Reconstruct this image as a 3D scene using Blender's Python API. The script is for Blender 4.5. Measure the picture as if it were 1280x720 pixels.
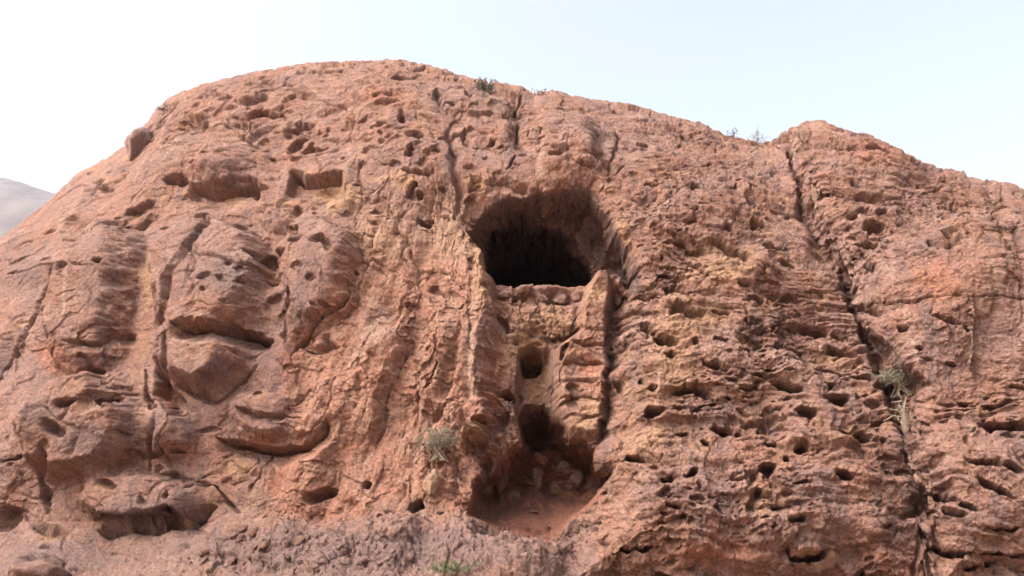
import bpy, math, random
import numpy as np
from mathutils import Vector, Matrix, Quaternion

R = math.radians
sc = bpy.context.scene
for o in list(bpy.data.objects):
    bpy.data.objects.remove(o)

# ------------------------------------------------------------------ camera
CAM = np.array([0.0, 0.0, 1.6]); PITCH = R(20.0); FPX = 640 / math.tan(R(30))
cam = bpy.data.cameras.new('camera'); co = bpy.data.objects.new('camera', cam)
sc.collection.objects.link(co); sc.camera = co
cam.sensor_width = 36; cam.lens = 18 / math.tan(R(30)); cam.clip_start = 0.1; cam.clip_end = 6000
co.location = CAM; co.rotation_euler = (R(90) + PITCH, 0, 0)

# ------------------------------------------------------------------ light
SUN_EL, SUN_AZ = R(56), R(-38)        # azimuth measured from +Y (the cliff) towards +X ; light is veiled and very soft
world = bpy.data.worlds.new('World'); sc.world = world; world.use_nodes = True
wn = world.node_tree.nodes; wl = world.node_tree.links
sky = wn.new('ShaderNodeTexSky'); sky.sky_type = 'NISHITA'; sky.sun_disc = False
sky.sun_elevation = SUN_EL; sky.sun_rotation = SUN_AZ; sky.air_density = 0.8; sky.dust_density = 8.0; sky.ozone_density = 0.8
wn['Background'].inputs['Strength'].default_value = 0.15
veil = wn.new('ShaderNodeHueSaturation'); veil.inputs['Saturation'].default_value = 0.58      # high thin cloud takes the blue out of the sky
wl.new(sky.outputs[0], veil.inputs['Color']); cast = wn.new('ShaderNodeMix'); cast.data_type = 'RGBA'; cast.blend_type = 'MULTIPLY'; cast.inputs[0].default_value = 1; cast.inputs[7].default_value = (1.20, 1.18, 1.06, 1)
wl.new(veil.outputs[0], cast.inputs[6]); wl.new(cast.outputs[2], wn['Background'].inputs['Color'])
sun = bpy.data.lights.new('sun', 'SUN'); sun.energy = 1.12; sun.angle = R(55); sun.color = (1.0, 0.95, 0.90)
so = bpy.data.objects.new('sun', sun); sc.collection.objects.link(so)
LIGHT_AZ = R(-126)                    # light source direction seen from the cliff: high on the left, veiled
lel = R(46)
d = Vector((math.sin(LIGHT_AZ) * math.cos(lel), math.cos(LIGHT_AZ) * math.cos(lel), math.sin(lel)))
so.rotation_euler = d.to_track_quat('Z', 'Y').to_euler()
sky.sun_elevation = lel; sky.sun_rotation = LIGHT_AZ
sc.view_settings.view_transform = 'Standard'; sc.view_settings.look = 'None'
sc.view_settings.exposure = 1.76; sc.view_settings.gamma = 1
sc.render.engine = 'CYCLES'
sc.cycles.use_denoising = True
sc.cycles.max_bounces = 5; sc.cycles.diffuse_bounces = 3

# ------------------------------------------------------------------ node helpers
def new_mat(name, rough=0.9):
    m = bpy.data.materials.new(name); m.use_nodes = True
    nt = m.node_tree; b = nt.nodes['Principled BSDF']
    b.inputs['Roughness'].default_value = rough
    b.inputs['Specular IOR Level'].default_value = 0.15
    return m, nt, b

def noise(nt, scale, detail=6, rough=0.6, coord=None, dist=0.0):
    n = nt.nodes.new('ShaderNodeTexNoise'); n.inputs['Scale'].default_value = scale
    n.inputs['Detail'].default_value = detail; n.inputs['Roughness'].default_value = rough
    n.inputs['Distortion'].default_value = dist
    if coord is not None: nt.links.new(coord, n.inputs['Vector'])
    return n.outputs['Fac']

def ramp(nt, fac, p0, p1, v0=0.0, v1=1.0):
    r = nt.nodes.new('ShaderNodeMapRange'); r.inputs['From Min'].default_value = p0; r.inputs['From Max'].default_value = p1
    r.inputs['To Min'].default_value = v0; r.inputs['To Max'].default_value = v1; r.interpolation_type = 'SMOOTHSTEP'
    nt.links.new(fac, r.inputs['Value']); return r.outputs['Result']

def mix(nt, fac, a, b, mode='MIX'):
    m = nt.nodes.new('ShaderNodeMix'); m.data_type = 'RGBA'; m.blend_type = mode
    for sock, v in ((m.inputs[0], fac), (m.inputs[6], a), (m.inputs[7], b)):
        if isinstance(v, (int, float)): sock.default_value = v
        elif isinstance(v, tuple): sock.default_value = (*v, 1)
        else: nt.links.new(v, sock)
    return m.outputs[2]

def mth(nt, op, a, b=0.0, clamp=False):
    m = nt.nodes.new('ShaderNodeMath'); m.operation = op; m.use_clamp = clamp
    for s, v in ((m.inputs[0], a), (m.inputs[1], b)):
        if isinstance(v, (int, float)): s.default_value = v
        else: nt.links.new(v, s)
    return m.outputs[0]

def bump(nt, b, layers):
    """layers: (height socket, distance in metres)"""
    prev = None
    for h, dist in layers:
        n = nt.nodes.new('ShaderNodeBump'); n.inputs['Distance'].default_value = dist; n.inputs['Strength'].default_value = 1.0
        nt.links.new(h, n.inputs['Height'])
        if prev is not None: nt.links.new(prev, n.inputs['Normal'])
        prev = n.outputs['Normal']
    nt.links.new(prev, b.inputs['Normal'])

# base colours of the rock (albedo)
PINK = (0.205, 0.120, 0.106); PINK2 = (0.205, 0.105, 0.080); RED = (0.255, 0.112, 0.076); OCHRE = (0.265, 0.157, 0.100); GREY = (0.138, 0.092, 0.089)
PALE = (0.30, 0.212, 0.180); SOIL = (0.23, 0.098, 0.072); CAVE_SHADE = (0.05, 0.033, 0.030)  # the last one is near-black for shade painted inside the caves

def rock_nodes(name, attrs, tint=None):
    m, nt, b = new_mat(name, 0.93)
    tc = nt.nodes.new('ShaderNodeTexCoord').outputs['Object']
    if tint: tc = tc
    n1 = noise(nt, 0.22, 6, 0.6, tc); n2 = noise(nt, 0.9, 8, 0.65, tc, 0.6); n3 = noise(nt, 5.5, 6, 0.7, tc); n4 = noise(nt, 22, 4, 0.7, tc)
    # slanting drip streaks
    mp = nt.nodes.new('ShaderNodeMapping'); mp.inputs['Scale'].default_value = (1.0, 0.6, 0.13); mp.inputs['Rotation'].default_value = (0, R(14), 0)
    nt.links.new(tc, mp.inputs['Vector']); st = noise(nt, 1.1, 5, 0.6, mp.outputs[0], 0.3)
    c = mix(nt, ramp(nt, n1, 0.38, 0.64), PINK, PINK2)
    c = mix(nt, ramp(nt, n2, 0.52, 0.70, 0, 0.75), c, OCHRE)
    c = mix(nt, ramp(nt, st, 0.50, 0.66, 0, 0.7), c, GREY)
    c = mix(nt, ramp(nt, st, 0.46, 0.30, 0, 0.45), c, PALE)
    if tint: c = mix(nt, 0.75, c, tint)
    if attrs:
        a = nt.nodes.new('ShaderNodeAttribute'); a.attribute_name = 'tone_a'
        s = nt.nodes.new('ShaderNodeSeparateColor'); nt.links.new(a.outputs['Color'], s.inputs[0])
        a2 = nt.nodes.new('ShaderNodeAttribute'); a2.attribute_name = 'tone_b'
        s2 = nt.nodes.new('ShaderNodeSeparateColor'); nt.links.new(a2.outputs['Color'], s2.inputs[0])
        def am(sock, lo=0.25):   # mask broken up by noise
            return ramp(nt, mth(nt, 'ADD', mth(nt, 'MULTIPLY', sock, 1.3), mth(nt, 'MULTIPLY', mth(nt, 'SUBTRACT', n2, 0.5), 1.1)), 0.15, 0.95)
        c = mix(nt, mth(nt, 'MULTIPLY', am(s.outputs[1]), 0.75), c, GREY)
        c = mix(nt, mth(nt, 'MULTIPLY', am(s2.outputs[1]), 0.8), c, RED)
        c = mix(nt, mth(nt, 'MULTIPLY', am(s.outputs[0]), 0.85), c, OCHRE)
        c = mix(nt, mth(nt, 'MULTIPLY', am(s.outputs[2]), 0.6), c, PALE)
        c = mix(nt, am(s2.outputs[0]), c, SOIL)
        c = mix(nt, s2.outputs[2], c, CAVE_SHADE)  # painted cave shade goes over the stone colours
    # lichen and weathering mottle, then grain
    n5 = noise(nt, 2.3, 9, 0.72, tc, 0.4)
    c = mix(nt, ramp(nt, n5, 0.53, 0.62, 0, 0.35), c, GREY if not tint else tint)
    c = mix(nt, ramp(nt, n5, 0.42, 0.34, 0, 0.30), c, PALE)
    g = mth(nt, 'ADD', ramp(nt, n3, 0.3, 0.7, 0.70, 1.28), ramp(nt, n4, 0.3, 0.7, -0.20, 0.20))
    gc = nt.nodes.new('ShaderNodeCombineColor')
    for i in range(3): nt.links.new(g, gc.inputs[i])
    c = mix(nt, 1.0, c, gc.outputs[0], 'MULTIPLY')
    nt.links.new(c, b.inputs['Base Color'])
    mus = nt.nodes.new('ShaderNodeTexVoronoi'); mus.feature = 'DISTANCE_TO_EDGE'; mus.inputs['Scale'].default_value = 1.7
    mx = nt.nodes.new('ShaderNodeVectorMath'); mx.operation = 'ADD'
    nn = nt.nodes.new('ShaderNodeTexNoise'); nn.inputs['Scale'].default_value = 1.2; nn.inputs['Detail'].default_value = 5
    nt.links.new(tc, nn.inputs['Vector']); nt.links.new(tc, mx.inputs[0]); nt.links.new(nn.outputs['Color'], mx.inputs[1])
    nt.links.new(mx.outputs[0], mus.inputs['Vector'])
    crk = ramp(nt, mus.outputs['Distance'], 0.0, 0.05)
    peb = nt.nodes.new('ShaderNodeTexVoronoi'); peb.inputs['Scale'].default_value = 7.5
    nt.links.new(mx.outputs[0], peb.inputs['Vector'])
    bump(nt, b, [(n5, 0.14), (n3, 0.08), (peb.outputs['Distance'], 0.035), (n4, 0.045), (crk, 0.02)])
    return m

ROCK = rock_nodes('cliff_rock', True)
STONE = rock_nodes('loose_stone', False)
BLUESTONE = rock_nodes('grey_stone', False, (0.235, 0.160, 0.148))
TANSTONE = rock_nodes('tan_stone', False, (0.31, 0.20, 0.135))

# ------------------------------------------------------------------ numpy noise
rng = np.random.RandomState(7)
PERM = rng.permutation(512).astype(np.int32)
GX = np.cos(np.linspace(0, 2 * np.pi, 512, endpoint=False)).astype(np.float32)
GY = np.sin(np.linspace(0, 2 * np.pi, 512, endpoint=False)).astype(np.float32)

def hsh(ix, iy, k=0):
    return PERM[(PERM[(ix + k * 37) & 511] + iy) & 511]

def perlin(x, y, k=0):
    fx = np.floor(x); fy = np.floor(y); ix = fx.astype(np.int32); iy = fy.astype(np.int32)
    dx = (x - fx).astype(np.float32); dy = (y - fy).astype(np.float32)
    u = dx * dx * dx * (dx * (dx * 6 - 15) + 10); v = dy * dy * dy * (dy * (dy * 6 - 15) + 10)
    def g(a, c, ddx, ddy):
        h = hsh(ix + a, iy + c, k); return GX[h] * ddx + GY[h] * ddy
    a = g(0, 0, dx, dy); b = g(1, 0, dx - 1, dy); c = g(0, 1, dx, dy - 1); e = g(1, 1, dx - 1, dy - 1)
    return (a + u * (b - a)) * (1 - v) + (c + u * (e - c)) * v

def fbm(x, y, octv=4, k=0, gain=0.5, ridged=False):
    t = 0; amp = 1.0; f = 1.0
    for i in range(octv):
        n = perlin(x * f + 13.7 * i, y * f - 7.1 * i, k + i)
        if ridged: n = 0.5 - np.abs(n) * 1.6
        t = t + n * amp; amp *= gain; f *= 2.03
    return t

def worley(x, y, k=0):
    ix = np.floor(x).astype(np.int32); iy = np.floor(y).astype(np.int32)
    f1 = np.full(x.shape, 9.0, np.float32); f2 = f1.copy(); idc = np.zeros(x.shape, np.int32)
    cx = np.zeros(x.shape, np.float32); cy = cx.copy()
    for a in (-1, 0, 1):
        for b in (-1, 0, 1):
            h = hsh(ix + a, iy + b, k)
            ox = ix + a + 0.1 + 0.8 * (h / 511.0); oy = iy + b + 0.1 + 0.8 * (PERM[(h * 7 + 3) & 511] / 511.0)
            dd = np.sqrt((x - ox) ** 2 + (y - oy) ** 2).astype(np.float32)
            c = dd < f1
            f2 = np.where(c, f1, np.minimum(f2, dd)); f1 = np.where(c, dd, f1); idc = np.where(c, h, idc)
            cx = np.where(c, x - ox, cx); cy = np.where(c, y - oy, cy)
    return f1, f2, idc, cx, cy

def sstep(a, b, x):
    t = np.clip((x - a) / (b - a), 0, 1); return t * t * (3 - 2 * t)

# ------------------------------------------------------------------ cliff: base dome
def project(P):
    x = P[..., 0] - CAM[0]; y = P[..., 1] - CAM[1]; z = P[..., 2] - CAM[2]
    dep = y * math.cos(PITCH) + z * math.sin(PITCH); up = z * math.cos(PITCH) - y * math.sin(PITCH)
    return 640 + FPX * x / dep, 360 - FPX * up / dep

az = np.concatenate([np.linspace(R(-62), R(-35), 110, endpoint=False), np.linspace(R(-35), R(35), 1860), np.linspace(R(35), R(62), 110)[1:]])
azd = np.degrees(az)
NC = len(az); NR = 1160
DIST = 50 + 14 * np.clip(-azd / 30, 0, 2) ** 1.6 + 3 * np.clip(azd / 30, 0, 2)       # foot of the face, metres from the viewpoint
WID = 24 + 16 * np.clip((-azd - 8) / 25, 0, 2) + 2 * np.clip(azd / 30, 0, 1)          # how far the summit lies behind the foot
# the ridge line (photo skyline read off as direction / elevation pairs)
SKY = np.array([(-200, 345), (-80, 330), (0, 300), (40, 268), (75, 241), (110, 211), (138, 195), (165, 175), (185, 150), (205, 127), (222, 116), (262, 103), (320, 89), (385, 78), (440, 76), (500, 74), (540, 82),
                (592, 98), (650, 107), (668, 117), (690, 112), (730, 122), (790, 130), (830, 142), (880, 155), (905, 168), (950, 178), (966, 176), (985, 162), (1015, 151), (1042, 158), (1090, 170),
                (1130, 190), (1165, 208), (1200, 213), (1225, 227), (1245, 226), (1280, 237), (1400, 262), (1600, 300)], float)
# direction vectors of these skyline points
ux = (SKY[:, 0] - 640) / FPX; uy = (360 - SKY[:, 1]) / FPX
dy_ = math.cos(PITCH) - uy * math.sin(PITCH); dz_ = math.sin(PITCH) + uy * math.cos(PITCH)
s_az = np.arctan2(ux, dy_); s_tan = dz_ / np.hypot(ux, dy_)
tanE = np.interp(az, s_az, s_tan)
tanE = np.where(azd < np.degrees(s_az[0]), s_tan[0], tanE)
PW = 2 / 2.35
phi = np.linspace(0, math.pi / 2, 400)
czs = np.sin(phi) ** PW; cys = 1 - np.cos(phi) ** PW
lo = np.full(NC, 5.0); hi = np.full(NC, 90.0)
for _ in range(30):
    mid = (lo + hi) / 2
    t = ((mid[:, None] * czs - CAM[2]) / (DIST[:, None] + WID[:, None] * cys)).max(1)
    lo = np.where(t < tanE, mid, lo); hi = np.where(t < tanE, hi, mid)
HGT = (lo + hi) / 2
HCORR = np.zeros(NC)
APR = 0.95 * sstep(5.5, -1.5, azd)
def build_base(HGT):
    rad = np.zeros((NC, NR), np.float32); zz = np.zeros((NC, NR), np.float32)
    tb = 60      # rows behind the summit
    ph = np.linspace(0, math.pi / 2, 900)
    for i in range(NC):
        z = np.concatenate([[-4.0, -2.0], HGT[i] * np.sin(ph) ** PW]); r_ = DIST[i] + WID[i] * np.concatenate([[0, 0], 1 - np.cos(ph) ** PW])
        r_ = r_ - 0.05 * np.clip(9 - z, 0, 13) ** 1.25 - APR[i] * np.clip(6.6 - z, 0, 13) ** 1.1         # apron: foot of the face steps out
        el = np.maximum.accumulate((z - CAM[2]) / r_)
        w = np.abs(np.diff(el)) + 0.0022 * np.hypot(np.diff(z), np.diff(r_)) * 0.35
        cs = np.concatenate([[0], np.cumsum(w)]); cs /= cs[-1]
        q = np.linspace(0, 1, NR - tb)
        rad[i, :NR - tb] = np.interp(q, cs, r_); zz[i, :NR - tb] = np.interp(q, cs, z)
        k = np.linspace(0, 1, tb + 1)[1:]
        rad[i, NR - tb:] = rad[i, NR - tb - 1] + 120 * k ** 1.5; zz[i, NR - tb:] = HGT[i] * (1 - 0.75 * k ** 1.5)
    return rad, zz
rad, zz = build_base(HGT)
sa = np.sin(az)[:, None]; ca = np.cos(az)[:, None]
P = np.stack([sa * rad, ca * rad, zz], -1).astype(np.float32)
arc = np.concatenate([np.zeros((NC, 1)), np.cumsum(np.hypot(np.diff(rad, axis=1), np.diff(zz, axis=1)), 1)], 1)
k8 = (zz > 8).argmax(1); arc = arc - arc[np.arange(NC), k8][:, None]      # measure up the face from one level line
U = (az[:, None] * 56 + 0 * arc).astype(np.float32); V = arc.astype(np.float32)

def normals(P):
    a = np.gradient(P, axis=0); b = np.gradient(P, axis=1)
    n = np.cross(a, b); n /= np.linalg.norm(n, axis=-1, keepdims=True) + 1e-9
    return n
N0 = normals(P)
OUT = np.stack([-sa + 0 * rad, -ca + 0 * rad, 0 * rad], -1).astype(np.float32)     # horizontally out of the rock

# ------------------------------------------------------------------ sculpting tools (coordinates of the face as read from the photograph, depth in metres)
class Sculpt:
    def __init__(s, P, warp=5.0, hf=.35):
        s.px, s.py = project(P)
        w1 = fbm(U * 0.30, V * 0.30, 4, 11); w2 = fbm(U * 0.30, V * 0.30, 4, 23)
        s.px = (s.px + warp * w1 * 1.6 + warp * hf * fbm(U * 1.6, V * 1.6, 3, 12)).astype(np.float32); s.py = (s.py + warp * w2 * 1.6 + warp * hf * fbm(U * 1.6, V * 1.6, 3, 24)).astype(np.float32)
        s.px[:, NR - 45:] = -9999
    def box(s, x0, y0, x1, y1):
        m = (s.px > x0) & (s.px < x1) & (s.py > y0) & (s.py < y1)
        return np.nonzero(m)
    def blob(s, arr, cx, cy, rx, ry, h, rot=0, p=2.0, top=1.0, flat=0.0):
        """ellipse of height h; top<1 makes the upper rim sharper; flat widens the middle"""
        r = max(rx, ry) * 1.25 + 2
        I = s.box(cx - r, cy - r, cx + r, cy + r)
        dx = s.px[I] - cx; dy = s.py[I] - cy; c, sn = math.cos(R(rot)), math.sin(R(rot))
        a = (dx * c + dy * sn) / rx; b = (-dx * sn + dy * c) / ry
        b = np.where(b < 0, b / top, b)
        q = (np.abs(a) ** p + np.abs(b) ** p) ** (1 / p)
        arr[I] += h * (1 - sstep(flat, 1.0, q))
    def sd(s, I, pts):
        x = s.px[I]; y = s.py[I]; dmin = np.full(x.shape, 1e9, np.float32); ins = np.zeros(x.shape, bool)
        n = len(pts)
        for i in range(n):
            x0, y0 = pts[i]; x1, y1 = pts[(i + 1) % n]
            ex, ey = x1 - x0, y1 - y0; t = np.clip(((x - x0) * ex + (y - y0) * ey) / (ex * ex + ey * ey), 0, 1)
            dmin = np.minimum(dmin, np.hypot(x - x0 - t * ex, y - y0 - t * ey))
            cr = ((y0 > y) != (y1 > y)) & (x < (x1 - x0) * (y - y0) / ((y1 - y0) if y1 != y0 else 1e-6) + x0)
            ins ^= cr
        return np.where(ins, dmin, -dmin)
    def poly(s, arr, pts, h, e0=0.0, e1=8.0):
        """raise (h>0) or sink (h<0) a polygon; the edge ramps from signed distance e0 to e1 (inside positive)"""
        xs = [p[0] for p in pts]; ys = [p[1] for p in pts]; m = max(0, -e0) + 2
        I = s.box(min(xs) - m, min(ys) - m, max(xs) + m, max(ys) + m)
        arr[I] += h * sstep(e0, e1, s.sd(I, pts))
    def line(s, arr, pts, w, h, ledge=0.0, fade=30.0, brk=.25):
        """crack along a polyline (h), plus a ledge: the side below / right of the travel direction sinks by `ledge` and fades over `fade`"""
        xs = [p[0] for p in pts]; ys = [p[1] for p in pts]; m = max(w * 2, fade if ledge else 0) + 2
        I = s.box(min(xs) - m, min(ys) - m, max(xs) + m, max(ys) + m)
        x = s.px[I]; y = s.py[I]; best = np.full(x.shape, 1e9, np.float32); side = np.zeros(x.shape, np.float32); tt = np.zeros(x.shape, np.float32)
        n = len(pts) - 1
        for i in range(n):
            x0, y0 = pts[i]; x1, y1 = pts[i + 1]; ex, ey = x1 - x0, y1 - y0; L = math.hypot(ex, ey)
            t = ((x - x0) * ex + (y - y0) * ey) / (L * L); tc = np.clip(t, 0, 1)
            dd = np.hypot(x - x0 - tc * ex, y - y0 - tc * ey); c = dd < best
            best = np.where(c, dd, best); side = np.where(c, (ex * (y - y0) - ey * (x - x0)) / L, side); tt = np.where(c, (i + np.clip(t, -.2, 1.2)) / n, tt)
        env = sstep(-0.02, 0.12, tt) * (1 - sstep(0.88, 1.02, tt))
        env = env * (brk + (1 - brk) * sstep(-.30, .12, perlin(U[I] * .55 + 31, V[I] * .55, 55)))
        ww = w * (0.45 + 0.75 * env)
        arr[I] += h * (0.35 + 0.65 * env) * (1 - sstep(0.0, 1.0, best / ww))
        if ledge:
            arr[I] -= ledge * env * sstep(-1.5, 2.5, side) * (1 - sstep(0.15, 1.0, best / fade))

TONE = {k: np.zeros((NC, NR), np.float32) for k in ('ochre', 'grey', 'pale', 'soil', 'red', 'cave_shade')}

# ---- stage 1: large relief
S = Sculpt(P, 9)
H = np.zeros((NC, NR), np.float32)
B = lambda *a, **k: S.blob(H, *a, **k)
# left masses
B(250, 210, 130, 70, 1.3, rot=-15); B(320, 130, 140, 55, 1.0, rot=-10); B(480, 130, 90, 60, .8)
B(275, 360, 80, 84, 2.4, p=2.8, flat=.6); B(263, 455, 64, 44, 2.4, p=2.3, flat=.45)
B(120, 370, 60, 110, 2.2, rot=14, p=2.8, flat=.6)
B(120, 545, 82, 66, 2.8, rot=-18, p=2.8, flat=.6)
B(40, 560, 60, 90, 1.2, rot=10)
B(225, 545, 42, 42, 1.6, flat=.2)
B(395, 345, 50, 80, 1.5, rot=16, p=2.8, flat=.6)
B(340, 525, 52, 34, 1.2, p=3, flat=.4)
B(185, 625, 100, 34, 1.8, rot=4, p=2.5, flat=.5)
B(60, 700, 120, 40, .8); B(45, 722, 55, 26, 1.2, flat=.3)
B(400, 680, 200, 42, 1.0, rot=6, p=2.5, flat=.3)
B(470, 470, 34, 150, 1.1, rot=20, flat=.2); B(400, 540, 40, 110, .9, rot=22, flat=.2); B(540, 430, 30, 130, .9, rot=14, flat=.2)
B(610, 150, 46, 46, .9, p=3, flat=.4); B(700, 180, 60, 65, 1.0, p=2.5, flat=.3)
# trough round the cave
S.poly(H, [(596, 250), (735, 245), (800, 330), (790, 400), (765, 470), (752, 600), (745, 680), (600, 670), (585, 600), (615, 500), (600, 420), (592, 330)], -2.2, -18, 26)
# mass right of the cave, standing forward
S.poly(H, [(812, 360), (960, 300), (1050, 470), (1130, 560), (1140, 730), (700, 730), (752, 640), (765, 560), (762, 480), (785, 420)], 1.8, -4, 60)
B(850, 300, 120, 90, 1.0, rot=20); B(960, 620, 170, 120, 1.2, flat=.2); B(850, 640, 80, 80, 1.0, flat=.2)
B(900, 470, 120, 80, 0.9, rot=-10)
# right buttress with the crevice on its left
S.poly(H, [(962, 176), (990, 195), (1000, 262), (1055, 360), (1078, 400), (1112, 490), (1150, 600), (1160, 740), (1500, 740), (1500, 150), (1015, 140)], 1.7, -3, 34)
B(1190, 370, 100, 110, 1.6, rot=-20, flat=.2); B(1090, 200, 80, 45, 1.0, rot=15); B(1230, 620, 100, 110, 1.4, flat=.2)
B(1250, 300, 50, 40, -1.0); 
# broad undulation
H += 1.5 * fbm(U * 0.075, V * 0.075, 3, 3) * (1 - sstep(NR - 90, NR - 60, np.arange(NR))[None, :] * .5)
P1 = P + N0 * H[..., None] * (1 - 0.5 * (P[..., 2:3] > 1e9))
def fit_ridge(Q):
    """nudge the crest so that the ridge line keeps the profile in SKY whatever the relief did"""
    t = ((Q[..., 2] - CAM[2]) / np.hypot(Q[..., 0], Q[..., 1])); j = t[:, 300:].argmax(1) + 300
    k = np.arange(NC); dist = np.hypot(Q[k, j, 0], Q[k, j, 1]); a = np.arctan2(Q[k, j, 0], Q[k, j, 1])
    dt = (np.interp(a, az, tanE) - t[k, j]) * dist
    dt = np.median(np.stack([np.roll(dt, q_) for q_ in range(-9, 10)]), 0)
    g = np.exp(-np.linspace(-2.2, 2.2, 61) ** 2); g /= g.sum(); dt = np.convolve(np.pad(dt, 30, mode='edge'), g, 'valid')
    w = sstep(0.55, 0.95, zz / HGT[:, None])
    Q = Q.copy(); Q[..., 2] += dt[:, None] * w
    return Q
P1 = fit_ridge(P1)

# ---- stage 2: caves and medium relief
S = Sculpt(P1, 3.2, .15)
D = np.zeros((NC, NR), np.float32)     # horizontal, into the rock (negative = in)
M = np.zeros((NC, NR), np.float32)     # along the normal
# upper cave: brow recess then the deep chamber
S.poly(D, [(591, 292), (598, 272), (614, 257), (640, 246), (672, 238), (706, 235), (730, 241), (750, 260), (770, 286), (788, 318), (796, 350), (790, 360), (770, 340), (745, 348), (735, 358), (625, 358), (606, 345), (597, 310)], -3.2, -1, 16)
S.poly(D, [(600, 306), (606, 282), (626, 260), (652, 250), (684, 254), (710, 272), (732, 300), (742, 330), (734, 347), (722, 357), (622, 357), (606, 342)], -17, 0, 15)
# right flank gully of the cave, running down beside the hanging pillar
S.poly(D, [(770, 340), (790, 348), (792, 372), (778, 402), (764, 440), (760, 520), (758, 600), (745, 610), (740, 560), (752, 520), (754, 430), (760, 380)], -1.1, -6, 12)
# lower alcove : a ragged arch that widens down to a rising floor of red earth
alc = np.zeros((NC, NR), np.float32)
S.poly(alc, [(602, 598), (618, 588), (634, 566), (650, 545), (650, 515), (660, 492), (684, 492), (694, 515), (712, 548), (748, 558), (758, 590), (757, 606), (738, 630), (712, 655), (690, 684), (640, 668), (584, 642), (592, 622)], 1.0, -1, 11)
gfl = np.clip((682 - S.py) / 84, 0, 1)
D -= 6.0 * alc * gfl * (1 + .25 * fbm(U * .5, V * .5, 3, 63))
# central wall niche between left column and pillar
S.poly(M, [(652, 440), (686, 440), (692, 500), (700, 545), (650, 545), (644, 500)], -1.8, -6, 10)
S.poly(M, [(628, 380), (722, 380), (732, 420), (640, 425)], 0.5, -6, 16)
S.blob(D, 664, 446, 18, 13, -3.2, p=2.1, flat=.4)
S.blob(D, 636, 497, 10, 9, -1.3, flat=.2)
S.blob(D, 600, 532, 14, 6, -1.2, flat=.2)
S.blob(D, 612, 585, 8, 16, -1.2, rot=25, flat=.2)
D *= 1 + .16 * fbm(U * .45, V * .45, 4, 64)
S.blob(M, 649, 372, 14, 5, -1.0, flat=.4)
S.blob(M, 699, 372, 26, 14, -1.0, flat=.3)
# hanging pillar
S.poly(M, [(738, 348), (760, 346), (766, 380), (760, 430), (756, 500), (750, 548), (730, 556), (705, 545), (694, 510), (690, 440), (720, 420), (722, 385)], 1.6, -4, 10)
S.blob(M, 776, 360, 9, 22, 1.0, rot=-8, flat=.2)
# left column, crumbly masses
S.poly(M, [(598, 300), (618, 350), (630, 400), (626, 450), (620, 520), (600, 560), (575, 560), (585, 480), (590, 400), (590, 330)], 1.1, -4, 16)
S.blob(M, 592, 548, 22, 20, 1.2, flat=.2); S.blob(M, 625, 560, 16, 24, 1.1, rot=10, flat=.2)
S.blob(M, 600, 610, 16, 35, 0.8, flat=.2); S.blob(M, 672, 560, 22, 10, 1.4, rot=30, flat=.2)
S = Sculpt(P1, 6)
# blocks, hollows and overhangs on the left
L = S.line
L(M, [(212, 401), (250, 403), (285, 410), (342, 421)], 6, -1.8, ledge=1.2, fade=26, brk=1)
L(M, [(204, 420), (212, 470), (240, 492), (275, 500), (305, 480), (318, 455)], 5, -.5)
L(M, [(258, 262), (248, 292), (222, 322), (210, 345), (205, 410)], 7, -.8)
L(M, [(356, 355), (352, 385), (360, 425)], 4, -.5)
L(M, [(432, 360), (412, 384), (402, 398), (382, 420), (368, 442)], 4.5, -1.2, ledge=.5, fade=22, brk=.8)
L(M, [(364, 216), (385, 221), (428, 219)], 4, -.9, ledge=1.3, fade=40, brk=.8)
L(M, [(230, 226), (265, 234), (302, 230), (325, 226)], 5, -.7, ledge=1.3, fade=34, brk=.8)
L(M, [(60, 335), (50, 372), (25, 425), (0, 475), (-20, 500)], 5, -1.2, ledge=.4, fade=20, brk=.8)
L(M, [(270, 547), (300, 552), (322, 561), (345, 566), (375, 560), (398, 538), (404, 515)], 4.5, -1.2, ledge=1.0, fade=26, brk=.8)
L(M, [(333, 560), (322, 590), (310, 612)], 2.4, -.45)
L(M, [(300, 512), (320, 520), (345, 518), (372, 522)], 3, -.5, ledge=.4, fade=16)
L(M, [(185, 592), (220, 595), (248, 608), (275, 612), (296, 642)], 5, -.8, ledge=.3, fade=20)
L(M, [(125, 662), (155, 652), (195, 654), (235, 648), (272, 640)], 9, -1.0, ledge=.5, fade=24, brk=.8)
L(M, [(50, 560), (52, 600), (58, 640)], 7, -.9)
L(M, [(180, 470), (190, 520), (186, 580), (188, 592)], 5, -.7)
L(M, [(80, 425), (120, 424), (150, 418), (172, 420)], 3, -.5, ledge=.3, fade=16)
S.poly(M, [(193, 462), (206, 466), (222, 490), (232, 512), (228, 520), (204, 518), (194, 500)], -1.5, -2, 9)
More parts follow.
